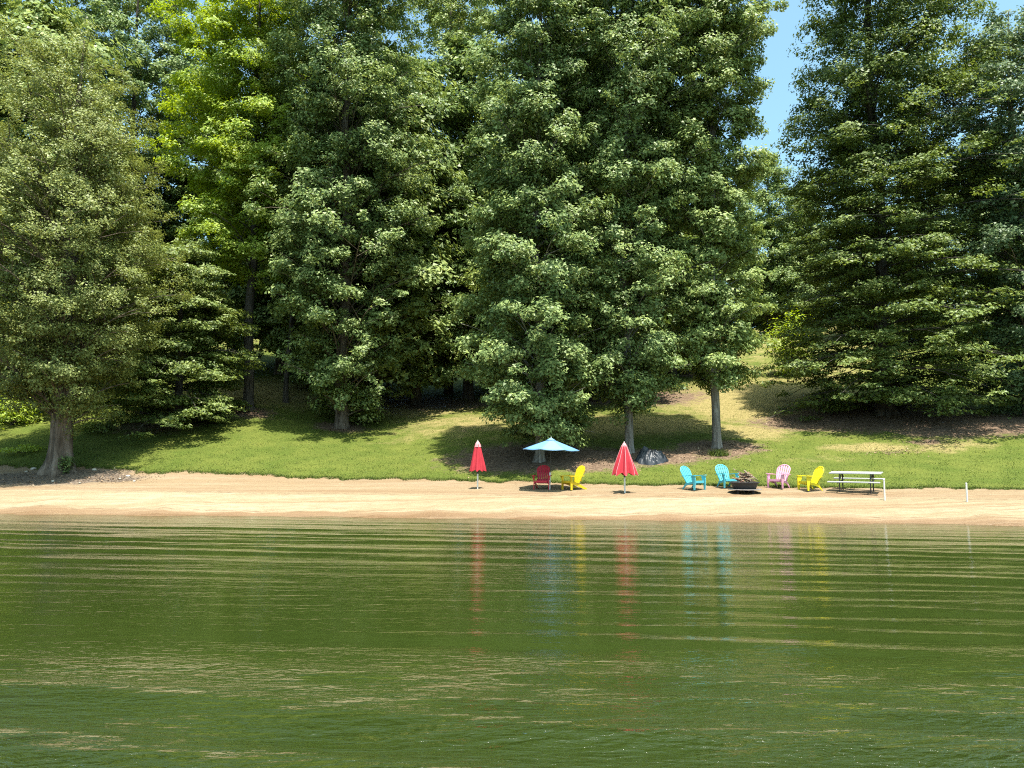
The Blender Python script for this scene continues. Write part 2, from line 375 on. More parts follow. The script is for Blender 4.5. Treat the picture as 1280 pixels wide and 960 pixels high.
def wood_mesh(name, tubes, mat):
    """tubes: list of (pts (k,3), radii (k,), seg, flute)"""
    VV, FF, off = [], [], 0
    for pts, rad, seg, flute in tubes:
        pts = np.asarray(pts, float); k = len(pts)
        d = np.gradient(pts, axis=0); d /= np.linalg.norm(d, axis=1, keepdims=True) + 1e-9
        a = np.where(np.abs(d[:, :1]) < .8, np.array([[1., 0, 0]]), np.array([[0, 1., 0]]))
        s = a - d * np.sum(a * d, 1, keepdims=True); s /= np.linalg.norm(s, axis=1, keepdims=True); nn = np.cross(d, s)
        th = np.arange(seg) * 2 * math.pi / seg
        rr = np.asarray(rad)[:, None] * np.ones((1, seg))
        if flute is not None: rr = rr * flute(th[None, :], pts[:, 2:3])
        ring = pts[:, None, :] + rr[..., None] * (s[:, None, :] * np.cos(th)[None, :, None] + nn[:, None, :] * np.sin(th)[None, :, None])
        VV.append(ring.reshape(-1, 3)); ii = off + np.arange(k * seg).reshape(k, seg)
        FF.append(np.stack([ii[:-1], np.roll(ii[:-1], -1, 1), np.roll(ii[1:], -1, 1), ii[1:]], -1).reshape(-1, 4)); off += k * seg
    return np_mesh(name, np.concatenate(VV), np.concatenate(FF), mat, True)

def build_tree(seed, prof, height, r0, n_limbs, n_leaves, leaf, clump, style, flare=.38, lean=(0, 0), flute=None, depth_k=1.0, trunk_seg=14, gap=.0):
    """prof: (z, left, right) crown reach in metres at height z above the base. Returns wood tubes and leaf arrays, base at origin."""
    rng = np.random.default_rng(seed)
    pz = np.array([p[0] for p in prof]); pl = np.array([p[1] for p in prof]); pr = np.array([p[2] for p in prof])
    o = np.argsort(pz); pz, pl, pr = pz[o], pl[o], pr[o]
    # trunk
    zs = np.concatenate([[-.4, 0], np.arange(.12, 4.2, .22), np.arange(4.4, height, 1.2)])
    wob = lambda z, s: (np.sin(z * .33 + s) * .12 + np.sin(z * .81 + s * 2) * .05) * np.clip(z / 4, 0, 1)
    tx = wob(zs, seed) + lean[0] * zs; ty = wob(zs, seed + 3) + lean[1] * zs
    rad = r0 * np.clip(1 - zs / height, .03, 1) ** .75 * (1 + flare * np.exp(-np.clip(zs, 0, None) / (r0 * 1.1)))
    tubes = [(np.stack([tx, ty, zs], 1), rad, trunk_seg, flute)]
    axis = lambda z: np.array([np.interp(z, zs, tx), np.interp(z, zs, ty), z])
    # limb heights, denser where the crown is wide
    zz = np.linspace(pz[0], pz[-1], 200); wgt = np.interp(zz, pz, (pl + pr) / 2) + .6
    cum = np.cumsum(wgt) / wgt.sum()
    P, N, S = [], [], []; clumps = []
    for i in range(n_limbs):
        z = float(np.interp((i + rng.uniform(0, 1)) / n_limbs, cum, zz)); th = i * 2.39996 + rng.normal(0, .25)
        c, s = math.cos(th), math.sin(th)
        side = np.interp(z, pz, pr) if c > 0 else np.interp(z, pz, pl); dep = (np.interp(z, pz, pl) + np.interp(z, pz, pr)) / 2 * depth_k
        R = math.hypot(side * c, dep * s) * (rng.uniform(.62, 1.0) if rng.random() < .7 else rng.uniform(.9, 1.13))
        if R < .4: R = .4
        sty = style if style != 'beech' else ('layer' if z < height * .42 + rng.normal(0, 1) else ('droop' if rng.random() < .5 else 'clump'))
        if sty == 'layer':
            z0 = max(z - .05 * R, pz[0] * .6); z1 = z - (.10 + .16 * max(0, 1 - (z - pz[0]) / 5)) * R + rng.normal(0, .4)
            curve = lambda t, a=z0, b=z1, R=R: a + (b - a) * t + .10 * R * math.sin(t * math.pi)
        elif sty == 'droop':
            z0 = max(z - .25 * R, pz[0] * .6); z1 = z - .05 * R
            curve = lambda t, a=z0, b=z1, R=R: a + (b - a) * t + .22 * R * math.sin(t * math.pi * .8)
        else:
            z0 = max(z - .55 * R, pz[0] * .85); z1 = z + .05 * R
            curve = lambda t, a=z0, b=z1, R=R: a + (b - a) * t ** .8 + .10 * R * math.sin(t * math.pi)
        z0 = min(z0, height * .97)
        a0 = axis(z0); dirv = np.array([c, s, 0.]); lat = np.array([-s, c, 0.])
        bend = rng.normal(0, .10)
        pt = lambda t: np.array([a0[0], a0[1], 0]) + dirv * R * t + lat * bend * R * t * t + np.array([0, 0, curve(t)])
        tt = np.linspace(0, .96, 6)
        lr = float(np.interp(z0, zs, rad)) * .17 * min(1, R / 3)
        tubes.append((np.array([pt(t) for t in tt]), np.clip(lr * (1 - tt * .85), .012, None), 5, None))
        nb = max(2, int(R / clump * 1.05 + .5))
        for j in range(nb):
            if gap and rng.random() < gap: continue
            t = 1 - (j / nb) * .80 - (clump * .35 / max(R, 1)) + rng.normal(0, .03); wd = .36 * R * (1 - abs(t - .6) * .6)
            off = lat * (rng.uniform(.35, 1) * wd * (1 if (j + i) % 2 else -1)) if j else lat * 0
            rb = clump * rng.uniform(.65, 1.25) * (.75 if t > .8 else 1); flat = .26 if sty == 'layer' else .62
            ctr = pt(t) + off + np.array([0, 0, rng.normal(0, .12 if sty == 'layer' else .42) * clump])
            if np.linalg.norm(off) > .3:
                q0 = pt(max(t - .2, 0)); tubes.append((np.array([q0, (q0 + ctr) / 2 + [0, 0, .1], ctr]), np.array([.022, .015, .008]), 4, None))
            for _ in range(5 + int(5 * rb / clump)):
                d = rng.normal(size=3); d /= np.linalg.norm(d)
                if sty != 'layer' and rng.random() < .7: d[2] = abs(d[2])
                d = d * rng.uniform(.3, 1.0)
                rs = rb * rng.uniform(.30, .52)
                c2 = ctr + d * rb * np.array([1, 1, flat])
                if sty != 'clump': c2[2] -= .22 * rb * (d[0] ** 2 + d[1] ** 2)
                clumps.append((c2, rs, d * .55 + dirv * .5, sty))
    n_leaves = int(n_leaves * 1.75); leaf *= .80
    ar = np.array([q[1] ** 2 for q in clumps]); cnt = np.maximum(8, (ar / ar.sum() * n_leaves)).astype(int)
    for (ctr, rc, dv, sty), k in zip(clumps, cnt):
        d = rng.normal(size=(k, 3)); d /= np.linalg.norm(d, axis=1, keepdims=True)
        r = rng.random(k) ** .42; ov = np.array([dv[0], dv[1], dv[2] * .5])
        if sty == 'layer':
            q = d * r[:, None] * rc * np.array([1.35, 1.35, .30]); q[:, 2] -= .16 * (q[:, 0] ** 2 + q[:, 1] ** 2) / rc
            nrm = np.array([0, 0, 1.0]) + ov * .8 + d * np.array([.3, .3, .1]) + rng.normal(0, .42, (k, 3))
        elif sty == 'droop':
            q = d * r[:, None] * rc * np.array([1.15, 1.15, .6]); q[:, 2] -= .40 * (q[:, 0] ** 2 + q[:, 1] ** 2) / rc
            nrm = np.array([0, 0, .8]) + ov + d * np.array([.6, .6, .3]) + rng.normal(0, .42, (k, 3))
        else:
            q = d * r[:, None] * rc * np.array([1.1, 1.1, .8])
            nrm = np.array([0, 0, .70]) + ov + d * .4 + rng.normal(0, .45, (k, 3))
        P.append(ctr + q); N.append(nrm); S.append(leaf * rng.uniform(.6, 1.25, k))
    P = np.concatenate(P); N = np.concatenate(N); N /= np.linalg.norm(N, axis=1, keepdims=True) + 1e-9; S = np.concatenate(S)
    return tubes, P, N, S, rng

def place_tree(name, label, base_px, prof_px, seed, r0, n_limbs, n_leaves, leaf, clump, style, lmat, bmat, Y=None, group=None, **kw):
    b = on_ground(*base_px) if Y is None else None
    if b is None:
        q = at(base_px[0], base_px[1], Y); b = Vector((q.x, Y, gz(q.x, Y)))
    prof = []
    for (py, xl, xr) in prof_px:
        p = at(base_px[0], py, b.y); z = p.z - b.z
        xa = at(xl, py, b.y).x - b.x; xb = at(xr, py, b.y).x - b.x
        prof.append((max(z, .3), max(-xa, .3), max(xb, .3)))
    height = max(p[0] for p in prof) * 1.01
    tubes, P, N, S, rng = build_tree(seed, prof, height, r0, n_limbs, n_leaves, leaf, clump, style, **kw)
    # keep leaves out of the ground
    g = ground_z(P[:, 0] + b.x, P[:, 1] + b.y) - b.z; ok = P[:, 2] > g + .10
    root = empty(name, b); tag(root, label, 'tree', group)
    obj('trunk', wood_mesh('trunk', tubes, BARK[bmat]), root)
    cr = obj('crown', leaves_mesh('crown', P[ok], N[ok], S[ok], LEAF[lmat], rng), root)
    return root

def flute_left(th, z):
    k = np.exp(-np.clip(z, 0, None) / 1.6); w_ = th + .12 * np.sin(z * .9) + .05 * np.sin(z * 2.3 + th * 2)
    return 1 + (.08 + .16 * k) * np.cos(w_ * 5 + .6) + .055 * np.abs(np.sin(w_ * 9 + .5)) + .035 * np.abs(np.sin(w_ * 14 + z * .4)) + .02 * np.sin(z * 5 + th * 6)
def flute_mild(th, z):
    k = np.exp(-np.clip(z, 0, None) / .5)
    return 1 + .22 * k * np.cos(th * 5 + 1.1) + .03 * np.cos(th * 9 + z)
def flute_roots(th, z):
    k = np.exp(-np.clip(z, 0, None) / .8)
    return 1 + .34 * k * np.cos(th * 7 + .4) + .05 * np.cos(th * 12 + z)

place_tree('old_tree', 'big old tree with thick fluted trunk and olive crown left of the beach', (75, 589),
    [(55, 10, 60), (95, -50, 115), (150, -90, 160), (250, -115, 195), (340, -120, 205), (420, -100, 192), (470, -40, 165), (508, 15, 145), (528, 60, 130)],
    1, .46, 150, 150000, .135, .9, 'clump', 'olive', 'brown', flare=.6, flute=flute_left, trunk_seg=84)
place_tree('beech_tree', 'dark low tree with layered leafy sprays just right of the big old tree', (222, 533),
    [(300, 195, 270), (340, 170, 305), (400, 150, 315), (450, 120, 312), (500, 100, 300), (528, 105, 285)],
    2, .26, 62, 52000, .20, 1.15, 'layer', 'beech', 'dark', depth_k=1.3)
place_tree('walnut_tree', 'bright yellow green tree with drooping sprays on a straight dark trunk', (310, 512),
    [(-60, 230, 330), (40, 205, 345), (120, 200, 340), (200, 195, 345), (280, 205, 345), (345, 235, 335)],
    3, .34, 75, 70000, .22, 1.15, 'droop', 'bright', 'dark', gap=.08, depth_k=1.35)
place_tree('tulip_tree', 'tall dark green tree with low shaded skirt of leaves left of the centre', (427, 534),
    [(-110, 365, 500), (-40, 338, 550), (100, 335, 550), (200, 335, 555), (300, 335, 560), (380, 340, 560), (440, 360, 535), (490, 375, 510), (522, 392, 480)],
    4, .40, 120, 105000, .23, 1.15, 'clump', 'poplar', 'brown', depth_k=1.15)
place_tree('slender_tree', 'slim dark leaning trunk beside the low leafy skirt of its taller neighbour', (357, 503),
    [(120, 320, 420), (250, 330, 430), (330, 330, 420), (400, 345, 405)],
    5, .18, 26, 18000, .23, 1.1, 'clump', 'poplar_light', 'dark', lean=(.03, 0))
place_tree('woodland_tree', 'tree on a dark bare trunk standing back in the deep shade left of the parasols', (561, 492),
    [(-40, 500, 640), (100, 500, 645), (200, 495, 645), (300, 495, 650), (400, 505, 640), (440, 525, 610)],
    6, .34, 85, 64000, .25, 1.25, 'clump', 'poplar_light', 'dark')
place_tree('tulip_tree', 'tall tree with low spreading boughs right behind the open blue umbrella', (674, 577),
    [(-130, 630, 720), (-40, 595, 745), (100, 585, 755), (200, 572, 765), (300, 570, 770), (400, 565, 765), (470, 562, 765), (520, 572, 762), (545, 595, 750)],
    7, .235, 130, 112000, .205, 1.05, 'clump', 'poplar', 'grey', flute=flute_mild)
place_tree('tulip_tree', 'tall tree on a straight pale grey trunk behind the closed red umbrella beside the tarp', (786, 566),
    [(-130, 740, 840), (-40, 710, 875), (100, 690, 885), (200, 690, 885), (300, 695, 885), (400, 700, 880), (450, 715, 870), (485, 735, 855), (508, 755, 825)],
    8, .235, 118, 102000, .205, 1.05, 'clump', 'poplar', 'grey', flute=flute_mild)
place_tree('tulip_tree', 'tall tree on a bare pale trunk beside the sky gap, above turquoise chairs', (896, 560),
    [(-130, 840, 935), (-40, 805, 973), (60, 800, 975), (150, 808, 962), (250, 820, 958), (350, 815, 970), (410, 830, 968), (450, 845, 965), (478, 870, 945)],
    9, .235, 112, 96000, .205, 1.05, 'clump', 'poplar_light', 'grey', flute=flute_mild)
place_tree('beech_tree', 'huge layered tree sweeping to the ground on the right with gnarled root flare', (1108, 518),
    [(-230, 1070, 1170), (-110, 1035, 1225), (0, 1018, 1250), (100, 1005, 1270), (180, 985, 1280), (280, 972, 1295), (360, 978, 1300), (430, 972, 1300), (475, 955, 1295), (500, 960, 1285)],
    10, .40, 240, 165000, .215, 1.15, 'beech', 'beech_gold', 'dark', flare=.75, flute=flute_roots, trunk_seg=28)
place_tree('oak_tree', 'blue green tree at the right edge with heavy hanging boughs', (1290, 522),
    [(10, 1225, 1330), (80, 1195, 1390), (200, 1180, 1410), (300, 1178, 1420), (400, 1185, 1420), (460, 1190, 1400), (500, 1205, 1380)],
    11, .40, 95, 70000, .22, 1.1, 'clump', 'oak', 'brown')
place_tree('woodland_tree', 'tall dark tree behind the big old tree with sky glinting through its top', (150, 520),
    [(-60, 90, 230), (20, 60, 260), (100, 40, 265), (200, 50, 260), (300, 80, 250), (400, 90, 230)],
    12, .36, 80, 54000, .29, 1.25, 'clump', 'deep', 'dark', Y=62, gap=.10)

# woodland farther up the hill: three crowns shared by many trees
FAR_LABEL = 'woodland tree up the hill, '
FAR_WHERE = [(0, 'past the left edge of the big old tree'), (200, 'behind the big old tree'), (380, 'behind the bright yellow green tree'), (500, 'behind the tree with the low leafy skirt'), (620, 'in deep shade left of the parasols'), (720, 'behind the tree at the blue umbrella'), (860, 'behind the trunk beside the tarp'), (1040, 'below the gap of open sky'), (9999, 'behind the huge layered tree')]
far_src = []
for s_, (hgt, rr, sty, lm, nl) in enumerate([(21, 4.6, 'clump', 'far', 37000), (19, 5.0, 'clump', 'deep', 37000), (17, 4.2, 'droop', 'poplar_light', 32000)]):
    prof = [(1.2, rr * .7, rr * .65), (4, rr * .95, rr), (hgt * .45, rr, rr), (hgt * .75, rr * .75, rr * .7), (hgt, rr * .2, rr * .2)]
    tb, P, N, S, rg_ = build_tree(40 + s_, prof, hgt, .28, 75, nl, .27, 1.2, sty)
    far_src.append((wood_mesh('trunk', tb, BARK['dark']), leaves_mesh('crown', P, N, S, LEAF[lm], rg_)))
FAR = [(-60, 50, 0, 1.45), (25, 52, 2, 1.75), (-120, 56, 1, 1.4), (968, 84, 0, .98), (1012, 86, 2, 1.0), (760, 58, 0, 1.4), (840, 66, 1, 1.35), (705, 56, 2, 1.6), (470, 54, 2, 1.55), (170, 66, 2, 1), (255, 66, 0, 1.35), (350, 62, 1, 1.4), (400, 58, 2, 1.1), (455, 62, 0, 1.35), (520, 57, 1, 1.4), (585, 60, 0, 1.4), (640, 64, 2, 1.5), (690, 60, 1, 1.35),
       (745, 66, 0, 1.4), (810, 72, 1, 1.35), (860, 92, 2, .9), (470, 84, 1, 1.15), (310, 88, 0, 1.1), (600, 86, 2, 1.1), (120, 80, 1, 1),
       (1080, 74, 1, .8), (1160, 70, 0, .9), (1250, 72, 1, .9), (1330, 66, 0, .9), (960, 104, 2, .55), (1025, 100, 0, .5), (940, 90, 1, .6), (985, 86, 0, .46), (1006, 94, 2, .62)]
for k, (px, Yd, src, scl) in enumerate(FAR):
    p = at(px, 480, Yd); root = empty('woodland_tree', (p.x, Yd, gz(p.x, Yd) - .05), k * 1.7); root.scale = (scl * 1.05, scl * 1.05, scl)
    tag(root, ['mid green ', 'dark green ', 'light green drooping '][src] + FAR_LABEL + next(t_ for lim, t_ in FAR_WHERE if px < lim), 'tree', 'woodland trees up the hill')
    obj('trunk', far_src[src][0], root); obj('crown', far_src[src][1], root)

# ------------------------------------------------------------------ small plants, stones, grass
def plant(name, label, base, rx, rz, n, leaf, lmat, seed, cat='shrub', group=None, stems=7, spiky=False):
    rng = np.random.default_rng(seed); root = empty(name, base); tag(root, label, cat, group)
    k = max(6, n // 45); cs = rng.normal(size=(k, 3)); cs /= np.linalg.norm(cs, axis=1, keepdims=True)
    cs = cs * rng.random((k, 1)) ** .4 * np.array([rx, rx * .8, rz * .5]); cs[:, 2] += rz * .52
    i = rng.integers(0, k, n); P = cs[i] + rng.normal(0, .16, (n, 3)) * np.array([rx, rx, rz])
    N = np.array([0, 0, .7]) + (P - [0, 0, rz * .3]) / rx * .5 + rng.normal(0, .45, (n, 3)); N /= np.linalg.norm(N, axis=1, keepdims=True)
    P[:, 2] = np.maximum(P[:, 2], ground_z(P[:, 0] + base[0], P[:, 1] + base[1]) - base[2] + .03)
    obj('foliage', leaves_mesh('foliage', P, N, leaf * rng.uniform(.6, 1.2, n), LEAF[lmat], rng), root)
    tb = [(np.array([[0, 0, -.05], cs[j] * [.5, .5, .6], cs[j]]), np.array([.03, .018, .008]) * (rz / 1.5 + .25), 5, None) for j in range(min(k, stems))]
    obj('stem', wood_mesh('stem', tb, BARK['dark']), root); return root
plant('shrub', 'sunlit pale green shrub under the boughs at the left edge', on_ground(14, 532), 1.9, 1.6, 2600, .17, 'bright', 61)
plant('weed_clump', 'low leafy weeds in the lawn left of the big trunk', on_ground(30, 566), 1.3, .35, 900, .10, 'bright', 62, 'weeds')
plant('trunk_shrub', 'small dark green bush growing against the foot of the big trunk', on_ground(83, 591) + Vector((0, -.15, 0)), .42, .75, 900, .09, 'deep', 63)
plant('sapling', 'pale yellow green sapling glowing beside the layered tree', on_ground(992, 470), 1.9, 4.6, 3200, .24, 'bright', 64, 'sapling', stems=12)
plant('shrub', 'small sunlit shrub glimpsed uphill between two pale trunks', on_ground(850, 468), 1.6, 2.2, 1500, .2, 'bright', 65)

def stone_mesh(seed, r):
    bm = bmesh.new(); bmesh.ops.create_icosphere(bm, subdivisions=2, radius=r)
    for v in bm.verts:
        k = 1 + .35 * mnoise.noise(v.co * (2.2 / r) + Vector((seed * 7.1, 0, 0))); v.co *= k; v.co.z *= .62
    me = bpy.data.meshes.new('stone'); bm.to_mesh(me); bm.free(); return me
M_stone = plain('stone_pale', (.42, .38, .32), .85, .2, .3, 14, bump=.4)
for k, (px, py, r) in enumerate([(42, 587, .14), (56, 586, .20), (33, 590, .08), (118, 588, .12), (66, 602, .08), (160, 596, .10), (150, 599, .08), (168, 602, .07), (100, 604, .06)]):
    p = on_ground(px, py); me = stone_mesh(k, r); me.materials.append(M_stone)
    o = obj('stone', me); o.location = p + Vector((0, 0, r * .25)); o.rotation_euler = (0, 0, k * 1.3)
    lb = {0: 'upright pale stone just left of the big trunk', 1: 'largest pale stone touching the left root of the big trunk', 3: 'single pale stone on soil right of the big trunk'}.get(k)
    tag(o, lb or 'little pale stone lying in the dark soil around the big trunk', 'stone', 'stones around the big trunk')

def blades(n, region, hmin, hmax, wid, rng):
    P = region(n); n = len(P); th = rng.uniform(0, 6.28, n); hh = rng.uniform(hmin, hmax, n); lean = rng.normal(0, .5, (n, 2)) * hh[:, None]
    d = np.stack([np.cos(th), np.sin(th), np.zeros(n)], 1) * wid * rng.uniform(.6, 1.3, (n, 1))
    tip = P + np.concatenate([lean, hh[:, None]], 1)
    return np.stack([P - d, P + d, tip], 1).reshape(-1, 3), n
rg = np.random.default_rng(5)
def lawn_region(n):
    x = rg.uniform(-27, 27, n); v = rg.random(n) ** 1.6 * 26 + .02; y = shore_y(x) + edge_u(x) + v
    keep = (blob(x, y, DIRT) < rg.uniform(.15, .75, n)) & (np.abs(x) < y * .70 + 1); x, y = x[keep], y[keep]
    return np.stack([x, y, ground_z(x, y) + .02], 1)
def edge_region(n):
    x = rg.uniform(-27, 25, n); v = np.abs(rg.normal(0, .22, n)) - .10 + .12 * np.sin(x * 2.7) * np.sin(x * 7.3); y = shore_y(x) + edge_u(x) + v
    keep = blob(x, y, DIRT) < .5; x, y = x[keep], y[keep]
    return np.stack([x, y, ground_z(x, y) - .01], 1)
va, na = blades(150000, lawn_region, .03, .075, .013, rg); vb, nb_ = blades(16000, edge_region, .04, .13, .014, rg)
V = np.concatenate([va, vb]); nf = na + nb_
dryv = blob(V[::3, 0], V[::3, 1], DRY)
patch_ = .16 * np.sin(V[::3, 0] * .9 + 2 * np.sin(V[::3, 1] * .5)) * np.sin(V[::3, 1] * 1.1 + V[::3, 0] * .3)
tint = np.clip(rg.normal(.42, .2, nf) + patch_ + dryv * rg.uniform(0, .75, nf), 0, 1)
o = obj('grass', np_mesh('grass', V, np.arange(nf * 3).reshape(-1, 3), M_grass, False, {'tint': ('FACE', tint)}))
tag(o, 'short sunlit grass covering the bank behind the beach', 'grass', kind='stuff')
# leaf litter and twigs on the bare soil under the trees
M_litter = new_mat('leaf_litter'); t = NT(M_litter)
t.done(t.bsdf(t.ramp(t.attr('tint'), [(0, (.06, .04, .025)), (.5, (.2, .13, .075)), (.9, (.27, .19, .115)), (1, (.40, .32, .22))]), .8, .2))
def litter_pts(n):
    it = [DIRT[i] for i in rg.integers(0, 17, n)]; a = np.array(it)
    x = a[:, 0] + rg.normal(0, .55, n) * a[:, 2]; y = a[:, 1] + rg.normal(0, .55, n) * a[:, 3]
    u = y - shore_y(x); k = u > 4.6; x, y = x[k], y[k]
    return np.stack([x, y, ground_z(x, y) + .055], 1)
P = litter_pts(5000); N = np.array([0, 0, 1.]) + rg.normal(0, .35, P.shape); N /= np.linalg.norm(N, axis=1, keepdims=True)
o = obj('leaf_litter', leaves_mesh('leaf_litter', P, N, rg.uniform(.04, .10, len(P)), M_litter, rg))
tag(o, 'brown fallen leaves and bark scraps on the soil under the trees', 'leaf litter', kind='stuff')
p = on_ground(899, 570); vt, ntf = blades(420, lambda n: np.stack([p.x + rg.normal(0, .22, n), p.y + rg.normal(0, .16, n), np.full(n, p.z)], 1), .2, .42, .018, rg)
vt = vt - np.array(p); root = empty('grass_tuft', p); tag(root, 'tall bright grass tuft below the bare pale trunk uphill of turquoise chairs', 'grass tuft')
obj('blade_clump', np_mesh('blade_clump', vt, np.arange(ntf * 3).reshape(-1, 3), M_grass, False, {'tint': ('FACE', rg.uniform(.3, .75, ntf))}), root)

# ------------------------------------------------------------------ shelter far up the hill
M_conc = plain('concrete', (.42, .40, .36), .85, .2, .15, 4, bump=.2); M_dwood = plain('dark_timber', (.05, .04, .032), .8, .2, .3, 8)
p = on_ground(886, 461); root = empty('park_shelter', p); tag(root, 'small open shelter on dark posts with pale slab far up the hill', 'shelter')
bm = bmesh.new(); add_box(bm, (0, 1.2, .0), (5.6, 3.6, .5)); bm_obj('slab', bm, M_conc, root)
for x in (-1.5, -.4, 1.6):
    for y in (.2, 2.4):
        bm = bmesh.new(); add_box(bm, (x, y, 1.5), (.16, .16, 2.55)); bm_obj('post', bm, M_dwood, root)
bm = bmesh.new(); add_prism(bm, [(-2.6, 2.78), (2.6, 2.78), (2.2, 3.0), (0, 3.7), (-2.2, 3.0)], (0, 1.3, 0), (1, 0, 0), (0, 0, 1), (0, 1, 0), 3.8); bm_obj('roof', bm, M_dwood, root)

# ------------------------------------------------------------------ tarp
M_tarp = plain('black_tarp', (.022, .027, .034), .46, .42, .3, 6, bump=.2)
p = on_ground(813, 578); bm = bmesh.new(); NA, NR = 112, 26; rows = []
for i in range(NR + 1):
    r = i / NR; row = []
    for k in range(NA):
        a = 2 * math.pi * k / NA; ca, sa = math.cos(a), math.sin(a); q = Vector((ca * r * 1.6, sa * r * 1.6, 2.0))
        edge = 1 + .12 * math.sin(3 * a + 1) + .07 * math.sin(7 * a + .5) + .05 * mnoise.noise(Vector((ca * 4, sa * 4, 7)))
        x, y = ca * r * .80 * edge, sa * r * .58 * edge
        top = .60 + .13 * math.exp(-((x + .32) ** 2 + y * y) / .05) - .14 * math.exp(-((x - .12) ** 2 + y * y) / .03) - .10 * x
        prof = min(1, max(0, (1 - r) / .62)) ** .75
        fold = (.055 * math.sin(10 * a + 3.5 * mnoise.noise(q * 1.5) + 2 * r) + .03 * math.sin(23 * a + 4 * mnoise.noise(q * 2.2))) * 4 * r * (1.03 - r)
        crease = -.10 * abs(mnoise.noise(Vector((x * 6, y * 6, 1.5)))) + .07 * abs(mnoise.noise(Vector((x * 3 + y * 5, y * 3, 9))))
        z = top * prof + fold + crease * min(1, prof * 2)
        row.append(bm.verts.new((x + fold * ca * .8, y + fold * sa * .8, max(z, .0) + .012 + gz(p.x + x, p.y + y) - p.z)))
    rows.append(row)
for r0, r1 in zip(rows[1:], rows[2:]):
    for k in range(NA): bm.faces.new((r0[k], r0[(k + 1) % NA], r1[(k + 1) % NA], r1[k]))
bm.faces.new(rows[1]); [bm.verts.remove(v) for v in rows[0]]
o = bm_obj('tarp', bm, M_tarp, None, True); o.location = p; tag(o, 'crumpled black tarp heap on bare soil beside the middle pale trunk', 'tarp')

# ------------------------------------------------------------------ umbrellas
M_white = plain('white_sleeve', (0.663, 0.646, 0.595), .45, .4, .06); M_black = plain('black_pole', (.02, .02, .022), .4, .5, .1)
M_red = plain('red_canvas', (0.400, 0.032, 0.046), .8, .15, .30, 5); M_pink = plain('faded_canvas', (0.561, 0.255, 0.272), .8, .15, .2, 9)
M_blue = plain('blue_canvas', (.105, .225, .40), .75, .2, .12, 5); M_blue2 = plain('blue_canvas_light', (.145, .27, .43), .75, .2, .12, 5)
def pole_part(root, name, z0, z1, r, mat, seg=12):
    bm = bmesh.new(); add_tube(bm, [(0, 0, z0), (0, 0, z1)], r, seg); return bm_obj(name, bm, mat, root, False)
def closed_umbrella(px, py, label, z_bot, z_top, r_bot, r_top, pipes, seed):
    p = on_ground(px, py); root = empty('closed_umbrella', p); tag(root, label, 'umbrella', 'closed red umbrellas on the beach')
    pole_part(root, 'pole_sleeve', -.25, z_bot - .12, .036, M_white); pole_part(root, 'pole', z_bot - .125, z_top + .12, .022, M_black)
    bm = bmesh.new(); seg = 64; rings = []; hgt = z_top - z_bot
    for i in range(15):
        f = i / 14; z = z_bot + hgt * f; r = r_bot * (1 - f) ** .92 + r_top * f + .015
        row = []
        for k in range(seg):
            a = 2 * math.pi * k / seg; pl = math.cos(a * 8 + .35 * math.sin(f * 3 + seed)); amp = .26 * (1 - f * .55) * (1 + (0 if pipes else .5 * math.sin(a * 2 + seed)))
            rr = r * (1 + amp * pl + .05 * math.sin(a * 3 + seed + f * 4))
            dz = (-.05 * pl if i == 0 else 0) * (r_bot / .3)
            row.append(bm.verts.new((rr * math.cos(a), rr * math.sin(a), z + dz)))
        rings.append(row)
    for r0, r1 in zip(rings, rings[1:]):
        for k in range(seg): bm.faces.new((r0[k], r0[(k + 1) % seg], r1[(k + 1) % seg], r1[k]))
    bm.faces.new(rings[-1])
    can = bm_obj('canopy', bm, M_red, root, True)
    if pipes:
        for k in range(8):
            a0 = k * math.pi / 4; bm = bmesh.new(); pts = []
            for i in range(0, 15, 2):
                f = i / 14; a = a0 - .35 * math.sin(f * 3 + seed) / 8; r = r_bot * (1 - f) ** .92 + r_top * f + .015
                rr = r * (1 + .26 * (1 - f * .55) + .05 * math.sin(a * 3 + seed + f * 4)) + .004; pts.append((rr * math.cos(a), rr * math.sin(a), z_bot + hgt * f - (.05 * r_bot / .3 if i == 0 else 0)))
            add_tube(bm, pts, .011, 5); bm_obj('piping', bm, M_pink, can)
    bm = bmesh.new(); rows = []
    for i, (r, z) in enumerate([(r_top * 1.5 + .02, z_top - .15), (r_top * 1.25 + .02, z_top - .07), (r_top + .02, z_top + .02), (.035, z_top + .10), (.012, z_top + .12)]):
        rows.append([bm.verts.new((r * (1 + (.16 * math.cos(k * 2 * math.pi / 4) if i < 2 else 0)) * math.cos(k * math.pi / 16), r * (1 + (.16 * math.cos(k * 2 * math.pi / 4) if i < 2 else 0)) * math.sin(k * math.pi / 16), z)) for k in range(32)])
    for r0, r1 in zip(rows, rows[1:]):
        for k in range(32): bm.faces.new((r0[k], r0[(k + 1) % 32], r1[(k + 1) % 32], r1[k]))
    bm.faces.new(rows[-1]); bm_obj('vent_cap', bm, M_pink, root, True)
    bm = bmesh.new(); add_tube(bm, [(0, 0, z_top + .1), (0, 0, z_top + .16)], [.02, .012], 8); bm_obj('finial', bm, M_white, root)
    bm = bmesh.new(); add_tube(bm, [(0, 0, z_bot + .02), (0, 0, z_bot - .14)], .045, 10); bm_obj('runner_hub', bm, M_black, root)
closed_umbrella(597, 611, 'narrow closed red umbrella on white pole, left of the open blue umbrella', .80, 1.98, .265, .075, False, 1.0)
closed_umbrella(781, 616, 'wider closed red umbrella with pale seams in front of a pale trunk', .78, 1.98, .42, .07, True, 2.2)

